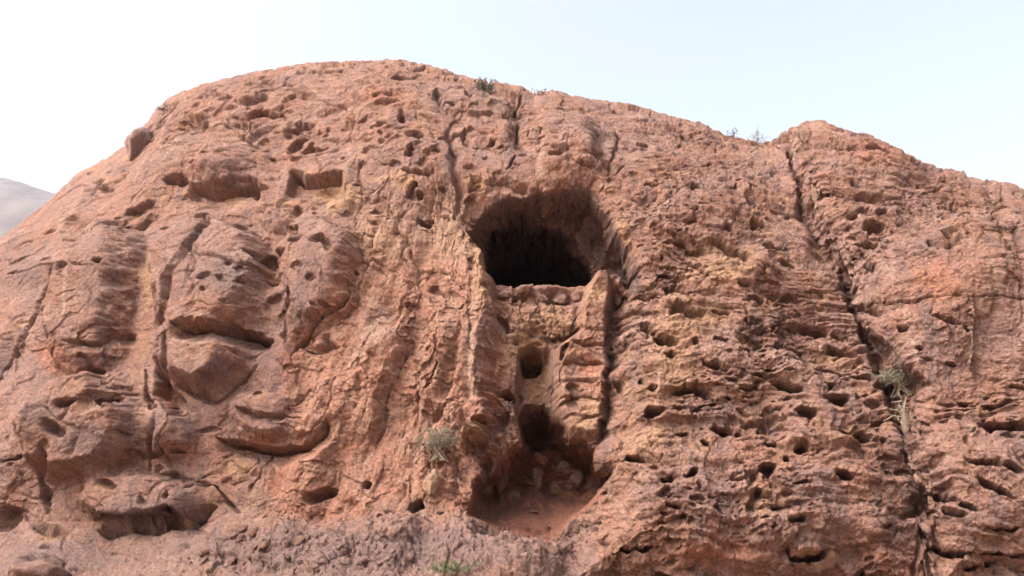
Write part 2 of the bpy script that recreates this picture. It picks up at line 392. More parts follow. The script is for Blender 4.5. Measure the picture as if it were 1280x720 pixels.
for a in [(80, 500, 17, 8, -1.5, -8), (66, 530, 22, 14, -1.2, 20), (130, 604, 20, 9, -.9, 14), (62, 662, 24, 12, -1.1, 10), (8, 645, 22, 26, -1.6, 0), (145, 495, 18, 8, -.8, 10),
          (400, 615, 24, 9, -2.0, -22), (118, 466, 15, 9, -1.1, 10), (108, 462, 12, 7, -.7, 0), (197, 567, 16, 9, -.9, -30), (225, 562, 12, 6, -.8, 0),
          (520, 632, 11, 9, -2.0, -20), (458, 607, 9, 6, -1.0, 0), (216, 222, 14, 10, -2.2, -10), (180, 258, 18, 10, -1.2, -30), (145, 288, 12, 5, -1.5, 5), (72, 331, 10, 8, -1.3, -20),
          (92, 282, 26, 20, -.8, 0), (128, 232, 10, 7, -1.0, 0), (245, 150, 20, 9, -1.1, 25), (247, 187, 12, 7, -.6, 0), (300, 157, 26, 7, -.7, 10), (345, 143, 20, 5, -1.0, 8), (330, 103, 18, 4, -.7, -10),
          (265, 114, 20, 6, -.7, 15), (385, 112, 14, 9, -.6, 10), (377, 156, 22, 8, -.9, 8), (322, 231, 16, 6, -1.1, 5), (369, 287, 4, 6, -.7, 0), (355, 263, 40, 8, -.3, 0), (410, 89, 10, 4, -.7, 10), (385, 85, 8, 3, -.5, 0),
          (125, 323, 6, 6, -.8, 20), (502, 141, 6, 14, -1.2, -15), (548, 120, 5, 15, -.9, -35), (476, 152, 10, 6, -.9, 0), (520, 169, 13, 4, -.9, 5), (500, 158, 8, 3, -.7, 0), (590, 116, 9, 5, -.8, 0),
          (615, 103, 8, 4, -.6, 0), (518, 212, 22, 5, -.9, 4), (480, 205, 10, 3, -.5, 0), (730, 200, 14, 4, -.9, 14), (540, 150, 20, 6, -.4, 40), (450, 240, 10, 3, -.3, 0)]:
    S.blob(M, *a[:4], a[4] * .85, rot=a[5], p=2.3, top=.7, flat=.25)
S.blob(M, 280, 205, 68, 28, 1.0, flat=.3); S.blob(M, 350, 275, 30, 18, .7, flat=.3); S.blob(M, 400, 245, 34, 22, -.5, flat=.3)
# centre: vertical gully and slabs above the cave
L(M, [(560, 165), (568, 195), (572, 235), (565, 268)], 10, -.8)
L(M, [(652, 118), (648, 140), (650, 185), (640, 212)], 3.0, -.7, ledge=.25, fade=18, brk=.8)
L(M, [(578, 138), (612, 140), (648, 144)], 3, -.5, ledge=.3, fade=14)
L(M, [(590, 218), (612, 224), (640, 222), (670, 236)], 4, -.5, ledge=.5, fade=22)
L(M, [(565, 95), (590, 118), (585, 130), (560, 165)], 4, -.35)
L(M, [(770, 160), (772, 190), (760, 215)], 4, -.5)
# slanting ribs left of the cave
for pts, w, h in [([(585, 262), (592, 330), (598, 352)], 3, -.5), ([(560, 300), (552, 420), (520, 500), (500, 545)], 5, -.7), ([(512, 360), (480, 410), (452, 450), (436, 505)], 5, -.8),
                  ([(535, 380), (512, 440), (486, 500), (470, 560)], 4, -.6), ([(575, 400), (565, 470), (545, 530)], 4, -.6), ([(470, 300), (455, 350), (420, 410)], 4, -.6), ([(440, 290), (452, 325), (450, 340)], 3, -.4),
                  ([(605, 380), (598, 440), (585, 500)], 3, -.5), ([(445, 325), (470, 330), (495, 342)], 3, -.5), ([(420, 470), (400, 520), (370, 570)], 5, -.6), ([(490, 240), (488, 275), (470, 300)], 3.5, -.6),
                  ([(538, 205), (540, 245), (530, 290)], 3.5, -.5), ([(450, 200), (452, 250), (446, 275)], 5, -.6), ([(530, 540), (512, 590), (500, 625)], 4, -.6), ([(560, 560), (575, 600), (580, 650)], 4, -.7),
                  ([(612, 420), (622, 452), (616, 500)], 3, -.5), ([(532, 446), (548, 450)], 3, -.5)]:
    L(M, pts, w * .8, h * .55, ledge=.45, fade=22)
# the crevice
L(D, [(984, 186), (992, 215), (1000, 264)], 4, -1.0)
L(D, [(996, 255), (1022, 293), (1044, 330), (1055, 350)], 14, -1.0)
L(D, [(1000, 262), (1020, 295)], 4, -.8)
L(D, [(1046, 332), (1060, 366), (1074, 402), (1088, 436), (1104, 478), (1118, 515), (1132, 545)], 7, -1.5)
S.poly(D, [(1078, 400), (1094, 408), (1120, 440), (1142, 470), (1158, 486), (1142, 500), (1140, 545), (1128, 545), (1106, 500), (1090, 448)], -1.5, -2, 12)
L(D, [(1132, 545), (1150, 610), (1158, 650), (1146, 690), (1140, 730)], 6, -.6)
S.blob(D, 1142, 636, 22, 22, -1.6, rot=-30)
L(M, [(1140, 560), (1153, 605), (1168, 650), (1140, 730)], 4, .5)
L(M, [(966, 180), (985, 170), (1002, 165), (1020, 162)], 4, -.8, ledge=.3, fade=10)
# tafoni right of the cave and on the buttress
TAF = [(1075, 230, 10, 8), (1082, 246, 13, 7), (1078, 262, 16, 9), (1062, 270, 9, 6), (1092, 282, 20, 8), (1100, 262, 10, 6), (1085, 305, 18, 7), (1085, 335, 9, 8), (1165, 233, 9, 3), (1182, 269, 9, 4), (1185, 293, 8, 4), (1163, 300, 9, 3),
       (1265, 285, 16, 10), (1245, 268, 10, 5), (1005, 172, 9, 5, -50), (990, 176, 6, 3), (1235, 245, 12, 5), (1060, 180, 12, 3), (1140, 225, 12, 3), (1110, 235, 8, 4),
       (822, 258, 8, 3), (820, 282, 8, 3), (836, 300, 7, 4), (865, 263, 11, 2.5), (870, 240, 8, 3), (906, 282, 5, 7, -30), (905, 308, 17, 7, 28), (925, 317, 12, 7, 28), (918, 335, 6, 5), (950, 336, 6, 6), (934, 352, 9, 5), (880, 348, 10, 3),
       (836, 366, 12, 4), (845, 355, 7, 2.5), (940, 250, 10, 4, 20), (880, 205, 8, 3), (900, 190, 9, 4, 20), (925, 200, 9, 4, 20), (855, 185, 8, 4), (950, 280, 12, 4, 20), (960, 310, 18, 5, 15), (985, 330, 14, 4, 15), (835, 335, 12, 4), (805, 300, 8, 5), (815, 230, 12, 4, 10),
       (860, 385, 30, 10), (809, 411, 12, 8), (836, 426, 16, 8), (822, 416, 10, 4), (872, 430, 5, 8), (906, 424, 12, 4), (968, 406, 6, 6), (895, 458, 17, 6), (836, 444, 9, 5), (905, 420, 13, 7), (1010, 412, 24, 8, 10), (1045, 418, 16, 3), (1045, 436, 26, 8, 10),
       (1034, 467, 22, 5, 5), (1072, 469, 16, 5, 5), (978, 432, 7, 4), (1002, 436, 7, 3), (866, 490, 28, 8, 10), (822, 510, 15, 12), (800, 470, 8, 7), (982, 480, 24, 9, 15), (1037, 485, 8, 4), (1045, 500, 20, 6, 10), (1006, 516, 13, 9), (1068, 536, 30, 8, 15),
       (1005, 561, 12, 9), (910, 540, 26, 6), (930, 478, 20, 6), (950, 370, 10, 9, 30), (1085, 377, 10, 4), (1095, 392, 10, 4, 20), (1132, 408, 9, 6), (1186, 402, 18, 5, 10), (1212, 411, 5, 5), (1150, 436, 6, 4), (1160, 448, 8, 4), (1190, 452, 10, 3), (1205, 505, 10, 4),
       (1262, 531, 42, 8, 4), (1275, 482, 12, 5), (835, 595, 15, 9), (868, 592, 13, 8), (843, 627, 13, 6), (825, 642, 7, 4), (955, 582, 15, 12), (985, 574, 7, 4), (965, 556, 9, 3), (1000, 608, 16, 5), (945, 611, 7, 4), (1054, 595, 17, 9), (995, 643, 13, 7), (968, 653, 5, 3),
       (1008, 684, 30, 12, 5), (1085, 716, 12, 6), (1245, 577, 44, 7, 10), (1178, 624, 22, 7), (1208, 630, 16, 5, 15), (1193, 640, 20, 7, 5), (1255, 661, 24, 5, 5), (1190, 690, 40, 7, 8), (1250, 700, 44, 7, 4), (1245, 612, 34, 7, 28), (1225, 715, 30, 5), (1105, 652, 10, 4),
       (790, 690, 30, 4), (770, 480, 6, 10), (795, 570, 9, 6), (820, 480, 10, 6), (850, 545, 10, 4), (880, 555, 8, 4), (900, 390, 14, 4), (940, 400, 16, 4), (980, 380, 12, 4), (1020, 370, 14, 4)]
for t in TAF:
    rot = t[4] if len(t) > 4 else 4
    S.blob(M, t[0], t[1], t[2] * .98, t[3] * 1.0, -1.15 * (0.35 + 0.055 * min(t[2], 22) + 0.02 * t[3]), rot=rot, p=2.3, top=.65, flat=.3)
L(M, [(1078, 376), (1130, 380), (1180, 374), (1240, 372), (1300, 380)], 2.4, -.35)
L(M, [(1100, 620), (1090, 640), (1120, 660), (1100, 700)], 3, -.3)
P2 = P1 + OUT * D[..., None] + N0 * M[..., None]

# ---- stage 3: procedural rock texture in metres along the face
px, py = project(P1); px = px.astype(np.float32); py = py.astype(np.float32)
wq = fbm(U * 0.09, V * 0.09, 2, 41) * 70
right = sstep(770, 830, px + wq + (py - 400) * 0.08)                   # honeycomb country
butt = sstep(0, 30, px - np.interp(py, [176, 262, 400, 545, 740], [966, 1000, 1078, 1132, 1150]))
centre = sstep(380, 450, px + wq - (py - 300) * -0.25) * (1 - right) * sstep(190, 260, py)
left = 1 - right - centre * .7
ledgeb = sstep(640, 668, py + wq * .15) * (1 - sstep(700, 730, px)) * sstep(190, 260, px + (py - 640))
T = np.zeros((NC, NR), np.float32)
T += (0.42 - .25 * left - .12 * centre) * fbm(U * 0.28, V * 0.28, 4, 5)                                         # general lumps
T += left * 0.05 * fbm(U * 0.33, V * 0.42, 4, 91, ridged=True)
# blocky facets
wx = U + 1.3 * fbm(U * .35, V * .35, 3, 51); wy = V + 1.3 * fbm(U * .35, V * .35, 3, 61)
f1, f2, idc, cx, cy = worley(wx * 0.26 + wy * 0.06, wy * 0.20, 4)
tilt = (PERM[(idc * 3) & 511] / 511.0 - .5) * cx + (PERM[(idc * 5 + 9) & 511] / 511.0 - .5) * cy
edge = 1 - sstep(0, 0.10, f2 - f1)
T += (1 - .5 * right) * (0.55 * tilt + 0.24 * (idc / 511.0 - .5)) * (1 - .3 * centre - .3 * left) - 0.15 * edge * sstep(0.05, .2, fbm(U * .2, V * .2, 2, 71)) * (1 - right * .7)
f1, f2, idc, cx, cy = worley(wx * 0.8 - wy * 0.10, wy * 0.62, 8)
tilt = (PERM[(idc * 3) & 511] / 511.0 - .5) * cx + (PERM[(idc * 5 + 9) & 511] / 511.0 - .5) * cy
T += (0.34 * tilt + 0.14 * (idc / 511.0 - .5)) * (0.4 + .5 * centre + .1 * left)
T -= 0.08 * (1 - sstep(0, 0.12, f2 - f1)) * (0.15 + .6 * centre) * sstep(-.05, .15, fbm(U * .3, V * .3, 2, 72))
# slanting ribs in the centre
ra = U + 0.30 * (-V)
rib = fbm(ra * 0.42 + 0.25 * perlin(U * .2, V * .2, 9), V * 0.07, 3, 15)
ribs = centre * (1 - sstep(575, 625, px + wq * .3))
T += ribs * 1.0 * fbm(ra * 0.24, V * 0.045, 2, 17) + ribs * 0.35 * rib + (centre - ribs) * .3 * fbm(U * .35, V * .8, 3, 18)
T -= ribs * 0.16 * np.clip(fbm(ra * 0.9, V * 0.13, 3, 16, ridged=True), 0, 1) 
# strata right of the cave: dip down to the right, thinner and pitted
dip = R(-17) * (1 - sstep(320, 430, py)) * (1 - butt) + butt * R(-8) + butt * R(-14) * sstep(480, 560, py)
su = U * np.cos(dip) + V * np.sin(dip); sv = -U * np.sin(dip) + V * np.cos(dip)
svw = sv + 0.9 * fbm(U * 0.22, V * 0.22, 3, 33)
lay = fbm(su * 0.09, svw * 0.62, 4, 21, gain=.6)
calm = 1 - 0.6 * butt * sstep(300, 340, py) * (1 - sstep(480, 530, py))
T += right * 0.62 * lay * calm * (1 - .3 * butt)
saw = (svw * 0.55 + 0.35 * perlin(su * .25, svw * .3, 77)); saw = saw - np.floor(saw)
T += right * 0.30 * calm * (saw * saw - .3) * sstep(-.15, .2, fbm(U * .15, V * .15, 2, 78))
# honeycomb pits
pitm = right * (1 - 0.65 * butt * sstep(300, 340, py) * (1 - sstep(480, 520, py))) * sstep(-.12, .22, fbm(U * .17, V * .17, 2, 34) + .08)
for fu, fv, k, dep, thr in ((0.42, 0.95, 101, 0.75, .40), (0.8, 1.7, 111, 0.42, .42), (1.6, 3.2, 121, 0.26, .50)):
    a = su * fu + .5 * fbm(U * .6, V * .6, 2, k + 3); b = svw * fv + .5 * fbm(U * .6, V * .6, 2, k + 5)
    f1, f2, idc, cx, cy = worley(a, b, k)
    sz = thr * (0.28 + 1.05 * (PERM[(idc * 11) & 511] / 511.0) ** 1.8); on = (PERM[(idc * 13 + 5) & 511] / 511.0) < .60
    rr = f1 / sz * np.where(cy > 0, 1.35, 0.9)         # sharper at the roof of each hollow
    pit = (1 - sstep(.35, 1.0, rr)) * on
    T -= dep * pit * pitm
    TONE['ochre'] += .22 * pit * pitm * (k < 120)
# sparse pits elsewhere
for fu, fv, k, dep in ((0.35, 0.5, 131, .7), (0.9, 1.1, 141, .30)):
    a = U * fu + .5 * fbm(U * .6, V * .6, 2, k + 3); b = V * fv + .5 * fbm(U * .6, V * .6, 2, k + 5)
    f1, f2, idc, cx, cy = worley(a, b, k)
    sz = .42 * (0.4 + 0.8 * (PERM[(idc * 11) & 511] / 511.0)); on = (PERM[(idc * 13 + 5) & 511] / 511.0) < .22 + .3 * (py < 200)
    pit = (1 - sstep(.35, 1.0, f1 / sz * np.where(cy > 0, 1.35, .9))) * on
    T -= dep * pit * (1 - right) * sstep(-.05, .2, fbm(U * .12, V * .12, 2, 35) + .05 + .2 * (py < 210))
# upper dome: near horizontal little ledges
topm = (1 - sstep(150, 230, py)) * (1 - right)
T += topm * (0.30 * fbm(U * 0.16, V * 0.75, 4, 141, gain=.6) )
# conglomerate ledge at the foot
T += ledgeb * (0.26 * fbm(U * .6, V * .6, 4, 151, gain=.65))
f1, f2, idc, cx, cy = worley(U * 2.6, V * 2.6, 9)
T += ledgeb * .14 * (.6 - f1) * sstep(-.1, .15, fbm(U * .25, V * .25, 2, 36))
# crisp broken facets
for fq, k, am, ck in ((1.5, 211, .16, .03), (4.3, 221, .13, .008)):
    a = U * fq + .55 * fbm(U * 1.1, V * 1.1, 3, k + 3); b = V * fq * 1.15 + .55 * fbm(U * 1.1, V * 1.1, 3, k + 5)
    f1, f2, idc, cx, cy = worley(a, b, k)
    tl = ((PERM[(idc * 3) & 511] / 511.0 - .5) * cx + (PERM[(idc * 5 + 9) & 511] / 511.0 - .7) * cy) / fq + .22 * (PERM[(idc * 7) & 511] / 511.0 - .5) / fq
    T += (am * tl * 2.2 - ck * (1 - sstep(0, .10, f2 - f1))) * (1 - .45 * left) * (.15 + .85 * sstep(-.05, .3, fbm(U * .2, V * .2, 2, k + 7)))
# fine
T += (0.11 - .05 * left) * fbm(U * 1.3, V * 1.5, 5, 161, gain=.68)
T += 0.05 * fbm(U * 3.2, V * 3.2, 3, 171, ridged=True) * (.4 + right)
# crumbly rock round the lower alcove and on the rubble
S = Sculpt(P2, 4)
cr = np.zeros((NC, NR), np.float32)
S.poly(cr, [(540, 500), (640, 480), (700, 540), (690, 600), (590, 650), (520, 600)], 1.0, -12, 12)
S.poly(cr, [(628, 384), (724, 384), (730, 420), (640, 420)], .45, -4, 6)
T += cr * (0.65 * fbm(U * .7, V * .7, 4, 181, gain=.6))
# strata cracks on the pillar
pil = np.zeros((NC, NR), np.float32)
S.poly(pil, [(722, 420), (760, 420), (758, 500), (752, 552), (705, 552), (690, 500), (690, 440)], 1.0, -3, 6)
zz2 = V * 0.85 + 0.22 * fbm(U * .9, V * .3, 3, 191) + .05 * U; fr = zz2 - np.floor(zz2)
T -= pil * .35 * (1 - sstep(0, .16, np.minimum(fr, 1 - fr)))
# smooth soil floor
soilm = np.zeros((NC, NR), np.float32)
S.poly(soilm, [(588, 612), (640, 604), (756, 590), (750, 626), (712, 656), (690, 682), (640, 668), (584, 642)], 1.0, -3, 4)
cave = np.clip(-D / 6, 0, 1)
T *= (1 - .85 * soilm) * (1 - .55 * sstep(.5, 1.0, cave))
T[:, :3] *= 0
N1 = normals(P1)
fadeb = 1 - sstep(NR - 55, NR - 20, np.arange(NR))[None, :, None]
P3 = P2 + N1 * T[..., None] * fadeb
# broken rock on the cave walls: jitter in all directions so the roof is not drawn out into streaks
cw = sstep(.05, .3, cave)[..., None] * (1 - .9 * soilm[..., None])
jx = fbm(P3[..., 0] * .55, P3[..., 1] * .55 + P3[..., 2] * .5, 5, 301, gain=.6); jz = fbm(P3[..., 0] * .5 + 40, P3[..., 1] * .7 - P3[..., 2] * .4, 5, 311, gain=.6); jy = fbm(P3[..., 0] * .6 - 20, P3[..., 2] * .6 + P3[..., 1] * .3, 5, 321, gain=.6)
P3 = P3 + np.stack([jx * .5, jy * .5, jz * .45], -1) * cw
P3 = fit_ridge(P3)

# ------------------------------------------------------------------ tones (colours of the stone, plus shade painted into the caves)
S = Sculpt(P3, 6)
def tone(k, *a, **kw): S.blob(TONE[k], *a, **kw)
for a in [(420, 246, 44, 26, .95), (292, 250, 60, 14, .7), (185, 350, 20, 70, .6), (175, 440, 18, 40, .5), (500, 222, 30, 18, .7), (598, 228, 26, 14, .7), (480, 300, 50, 50, .45), (300, 580, 34, 22, .6), (345, 540, 30, 16, .5), (146, 494, 14, 8, .9),
          (130, 610, 18, 8, .9), (60, 672, 20, 8, .8), (5, 655, 20, 10, .9), (238, 656, 20, 7, .8), (600, 340, 20, 60, .6), (670, 470, 26, 60, .7), (680, 400, 55, 25, .45), (655, 430, 30, 30, .5), (745, 370, 28, 30, .5), (740, 520, 26, 34, .5),
          (590, 545, 30, 25, .5), (840, 470, 70, 70, .45), (900, 330, 100, 60, .40), (860, 400, 90, 50, .45), (815, 545, 50, 30, .4), (960, 480, 80, 40, .3), (690, 590, 12, 22, .6), (780, 290, 18, 40, .4), (1040, 450, 40, 30, .5), (340, 175, 60, 8, .4), (530, 150, 30, 40, .35),
          (560, 300, 40, 60, .35), (1000, 690, 30, 12, .5), (1075, 540, 40, 14, .5)]:
    tone('ochre', *a, p=2)
for a in [(285, 345, 70, 55, .7), (265, 460, 60, 36, .75), (120, 360, 60, 70, .6), (110, 550, 70, 50, .7), (390, 320, 45, 60, .55), (280, 205, 60, 24, .6), (50, 510, 40, 40, .6), (30, 340, 60, 90, .6), (380, 690, 190, 40, .85), (180, 635, 90, 28, .7), (70, 700, 110, 30, .7),
          (560, 200, 16, 44, .8), (480, 190, 18, 34, .5), (560, 690, 110, 34, .7), (600, 110, 40, 14, .5), (1240, 420, 90, 80, .4), (800, 620, 60, 70, .55), (900, 520, 60, 40, .5), (900, 620, 50, 60, .5), (1090, 350, 30, 40, .4), (760, 560, 14, 100, .9),
          (785, 330, 18, 40, .9), (790, 470, 20, 60, .5), (1120, 480, 30, 60, .8), (1040, 620, 40, 40, .4), (1220, 640, 80, 50, .4), (330, 110, 120, 26, .3), (530, 520, 14, 60, .4), (548, 545, 22, 30, .8), (700, 260, 60, 24, .8)]:
    tone('grey', *a, p=2)
for a in [(450, 560, 70, 80, .8), (370, 600, 70, 30, .7), (440, 400, 50, 90, .5), (330, 555, 40, 30, .6), (210, 495, 22, 34, 1.0), (560, 600, 40, 50, .6), (60, 440, 40, 30, .6), (740, 450, 26, 60, .45), (620, 480, 24, 60, .4), (1170, 350, 70, 70, .6), (480, 120, 80, 24, .5), (1100, 190, 100, 40, .5),
          (400, 640, 120, 20, .6), (240, 560, 30, 30, .5), (90, 460, 60, 30, .5), (900, 690, 180, 30, .6), (670, 570, 70, 40, 1.0), (1100, 690, 60, 30, .6), (430, 185, 30, 20, .3)]:
    tone('red', *a, p=2)
for a in [(80, 370, 5, 60, .8), (760, 180, 8, 34, .8), (300, 290, 50, 14, .5), (470, 400, 30, 60, .35), (590, 440, 16, 90, .4), (690, 450, 12, 40, .4), (750, 440, 18, 50, .5), (300, 320, 60, 8, .5), (1250, 360, 20, 60, .3), (840, 330, 30, 60, .3), (170, 620, 60, 8, .4), (250, 425, 60, 8, .5)]:
    tone('pale', *a, p=2)
TONE['soil'] += soilm
S.poly(TONE['soil'], [(610, 600), (655, 545), (665, 520), (690, 525), (700, 556), (752, 560), (756, 610), (600, 618)], .7, -2, 10)
TONE['cave_shade'] += sstep(3.0, 6, -D) * .6 * (py < 420) + .10 * sstep(1.2, 2.6, -D) * (py < 345) * (px < 770)  # upper cave: shade painted into the colour, darker with depth
TONE['cave_shade'] += .15 * sstep(2.5, 6.5, -D) * (py > 480) * (px < 800)  # lower alcove: the same painted shade, weaker

foot = sstep(600, 690, py + wq * .5) * (1 - sstep(690, 760, px))
TONE['grey'] += .35 * foot
TONE['red'] += (.55 * centre * sstep(270, 380, py) * (px < 600)) * (1 - foot) + .3 * centre
TONE['ochre'] += .12 * right * (1 - butt) + .25 * centre * (1 - foot)
TONE['red'] -= foot * .6
TONE['pale'] += .35 * centre * (1 - foot) * (px < 600)
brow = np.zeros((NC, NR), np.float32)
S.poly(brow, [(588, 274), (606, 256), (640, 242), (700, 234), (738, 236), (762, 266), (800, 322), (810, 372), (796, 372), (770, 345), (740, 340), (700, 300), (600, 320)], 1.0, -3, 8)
TONE['grey'] += brow; TONE['cave_shade'] += .20 * brow; TONE['ochre'] -= .8 * brow; TONE['pale'] -= brow  # shade under the brow painted in: greyer and darker colour
for k in TONE: TONE[k] = np.clip(TONE[k], 0, 1)

# ------------------------------------------------------------------ meshes
col = sc.collection
def link(name, me, parent=None, kind=None, label=None, cat=None, group=None):
    o = bpy.data.objects.new(name, me); col.objects.link(o)
    if parent is not None: o.parent = parent
    if kind: o['kind'] = kind
    if label: o['label'] = label
    if cat: o['category'] = cat
    if group: o['group'] = group
    return o

def grid_mesh(name, P, mat):
    nc, nr = P.shape[:2]
    me = bpy.data.meshes.new(name)
    me.vertices.add(nc * nr); me.vertices.foreach_set('co', np.ascontiguousarray(P, np.float32).ravel())
    i = np.arange(nc * nr, dtype=np.int32).reshape(nc, nr)
    q = np.stack([i[:-1, :-1], i[1:, :-1], i[1:, 1:], i[:-1, 1:]], -1).reshape(-1, 4)
    me.loops.add(q.size); me.loops.foreach_set('vertex_index', q.ravel())
    me.polygons.add(len(q)); me.polygons.foreach_set('loop_start', np.arange(0, q.size, 4, dtype=np.int32))
    me.polygons.foreach_set('use_smooth', np.ones(len(q), bool))
    me.update(calc_edges=True); me.materials.append(mat)
    return me
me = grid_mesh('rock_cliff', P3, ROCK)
for nm, ks in (('tone_a', ('ochre', 'grey', 'pale')), ('tone_b', ('soil', 'red', 'cave_shade'))):
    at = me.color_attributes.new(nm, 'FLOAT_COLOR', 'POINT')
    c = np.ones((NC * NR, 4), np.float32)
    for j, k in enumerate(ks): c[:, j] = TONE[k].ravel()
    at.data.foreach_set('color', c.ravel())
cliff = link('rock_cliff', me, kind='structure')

# ground: one sheet to the horizon
gm, gnt, gb = new_mat('dry_ground', 0.95)
gtc = gnt.nodes.new('ShaderNodeTexCoord').outputs['Object']
gn = noise(gnt, 0.3, 8, .65, gtc); gn2 = noise(gnt, 7, 6, .7, gtc)
gc = mix(gnt, ramp(gnt, gn, .35, .65), (0.34, 0.22, 0.16), (0.28, 0.17, 0.12)); gc = mix(gnt, ramp(gnt, gn2, .45, .7, 0, .5), gc, (0.40, 0.29, 0.22))
gnt.links.new(gc, gb.inputs['Base Color']); bump(gnt, gb, [(gn2, .05)])
xs = np.concatenate([np.linspace(-3000, -130, 24, endpoint=False), np.linspace(-130, 130, 240), np.linspace(130, 3000, 25)[1:]])
ys = np.concatenate([np.linspace(-3000, -60, 24, endpoint=False), np.linspace(-60, 90, 150), np.linspace(90, 3000, 25)[1:]])
gx, gy = np.meshgrid(xs, ys, indexing='ij')
gz = 0.25 * fbm(gx * .08, gy * .08, 3, 201) * (np.hypot(gx, gy) < 200) + 0.0
ground = link('ground', grid_mesh('ground', np.stack([gx, gy, gz - .1], -1), gm), kind='structure')

# distant hill beyond the left shoulder
hx = np.linspace(-2500, 500, 400); hy = np.linspace(0, 1, 70)
HX, HT = np.meshgrid(hx, hy, indexing='ij')
def hill(name, ydist, depth, crest_px, crest_py, jit, k):
    # crest follows the profile seen over the left shoulder of the cliff
    X = HX; Y = ydist + (HT - .5) * depth
    a = np.arctan2(X, ydist)
    uxx = (np.array(crest_px) - 640) / FPX; uyy = (360 - np.array(crest_py)) / FPX
    ddy = math.cos(PITCH) - uyy * math.sin(PITCH); ddz = math.sin(PITCH) + uyy * math.cos(PITCH)
    aa = np.arctan2(uxx, ddy); tt = ddz / np.hypot(uxx, ddy)
    zc = np.interp(a, aa, tt) * np.hypot(X, ydist) + 1.6
    prof = 1 - np.abs(HT * 2 - 1) ** 1.6
    Z = zc * prof - 3 + jit * fbm(X * .005, Y * .005, 5, k) * prof * 2
    return link(name, grid_mesh(name, np.stack([X, Y, Z], -1), HILL), kind='structure')
HILL, hnt, hb = new_mat('hill_rock', .95)
htc = hnt.nodes.new('ShaderNodeTexCoord').outputs['Object']
hc = mix(hnt, ramp(hnt, noise(hnt, .03, 8, .65, htc), .35, .65), (0.125, 0.108, 0.118), (0.095, 0.085, 0.095))
hnt.links.new(hc, hb.inputs['Base Color'])
hill('far_ridge', 900, 600, [-700, -300, -60, 0, 30, 75, 140, 200, 500], [170, 205, 240, 246, 249, 254, 270, 290, 340], 4, 311)
hill('distant_hill', 1900, 1300, [-700, -300, 0, 40, 70, 110, 200, 500], [165, 200, 226, 232, 239, 250, 275, 330], 9, 301)

# ------------------------------------------------------------------ placing things on the rock
qx, qy = project(P3); dep3 = P3[..., 1] * math.cos(PITCH) + P3[..., 2] * math.sin(PITCH)
VIS = NR - 52
def on_rock(x, y, r=2.5):
    while True:
        m = (np.abs(qx[:, :VIS] - x) < r) & (np.abs(qy[:, :VIS] - y) < r)
        if m.any(): break
        r *= 1.6
    ii, jj = np.nonzero(m); d = dep3[ii, jj]; d0 = d.min(); sel = d < d0 + .6
    p = P3[ii[sel], jj[sel]].mean(0)
    return Vector([float(v) for v in p])

def stone_mesh(name, rx, ry, rz, seed, mat=STONE, sub=4, rough=.16, facets=16):
    import bmesh
    bm = bmesh.new(); bmesh.ops.create_icosphere(bm, subdivisions=sub, radius=1)
    rr = random.Random(seed)
    planes = []
    for _ in range(facets):
        v = Vector((rr.gauss(0, 1), rr.gauss(0, 1), rr.gauss(0, 1))).normalized(); planes.append((v, rr.uniform(.52, .86)))
    cs = np.array([v.co[:] for v in bm.verts])
    for v, dd in planes:
        t = cs @ np.array(v); over = np.clip(t - dd, 0, None); cs -= over[:, None] * np.array(v) * .9
    nn = fbm(cs[:, 0] * 1.6 + seed, cs[:, 1] * 1.6 + cs[:, 2] * 1.3, 4, seed % 50)
    nn2 = fbm(cs[:, 2] * 1.9 + seed, cs[:, 0] * 1.1 - cs[:, 1] * 1.9, 4, (seed + 9) % 50)
    cs = cs * (1 + rough * nn + rough * nn2)[:, None]
    cs *= np.array([rx, ry, rz])
    for v, c in zip(bm.verts, cs): v.co = c
    me = bpy.data.meshes.new(name); bm.to_mesh(me); bm.free(); me.materials.append(mat)
    for p in me.polygons: p.use_smooth = True
    return me

def put_stone(name, x, y, rx, rz, label, seed, mat=STONE, rot=0, sink=.3, group=None, cat='rock', rough=.22, sub=4):
    p = on_rock(x, y)
    o = link(name, stone_mesh(name, rx, rx * .85, rz, seed, mat, sub, rough), label=label, cat=cat, group=group)
    o.location = p + Vector((0, .0, rz * (1 - sink) - rz * .55)); o.rotation_euler = (0, R(rot), random.Random(seed).uniform(0, 6))
    return o

# leafy / twiggy plants -------------------------------------------------
def leaf_mat(name, c0, c1):
    m, nt, b = new_mat(name, .7)
    tc = nt.nodes.new('ShaderNodeTexCoord').outputs['Object']
    c = mix(nt, ramp(nt, noise(nt, 6, 4, .6, tc), .35, .65), c0, c1); nt.links.new(c, b.inputs['Base Color'])
    return m
LEAF_GREEN = leaf_mat('shrub_leaf', (0.075, 0.085, 0.045), (0.12, 0.125, 0.07))
LEAF_GREY = leaf_mat('dusty_leaf', (0.105, 0.095, 0.070), (0.15, 0.13, 0.10))
LEAF_DUST = leaf_mat('grey_green_leaf', (0.125, 0.11, 0.085), (0.17, 0.15, 0.12))
LEAF_DARK = leaf_mat('dark_leaf', (0.07, 0.075, 0.06), (0.11, 0.11, 0.085))
WOOD = leaf_mat('twig_bark', (0.13, 0.10, 0.075), (0.19, 0.15, 0.12))
WOODP = leaf_mat('dead_twig', (0.20, 0.165, 0.14), (0.28, 0.24, 0.20))

def tube(vs, fs, a, b, r0, r1, n=4):
    a = Vector(a); b = Vector(b); d = (b - a)
    if d.length < 1e-5: return
    d.normalize(); u = d.orthogonal().normalized(); w = d.cross(u); k = len(vs)
    for p, r_ in ((a, r0), (b, r1)):
        for i in range(n):
            t = i / n * 2 * math.pi; vs.append(p + (u * math.cos(t) + w * math.sin(t)) * r_)
    for i in range(n):
        j = (i + 1) % n; fs.append((k + i, k + j, k + n + j, k + n + i))

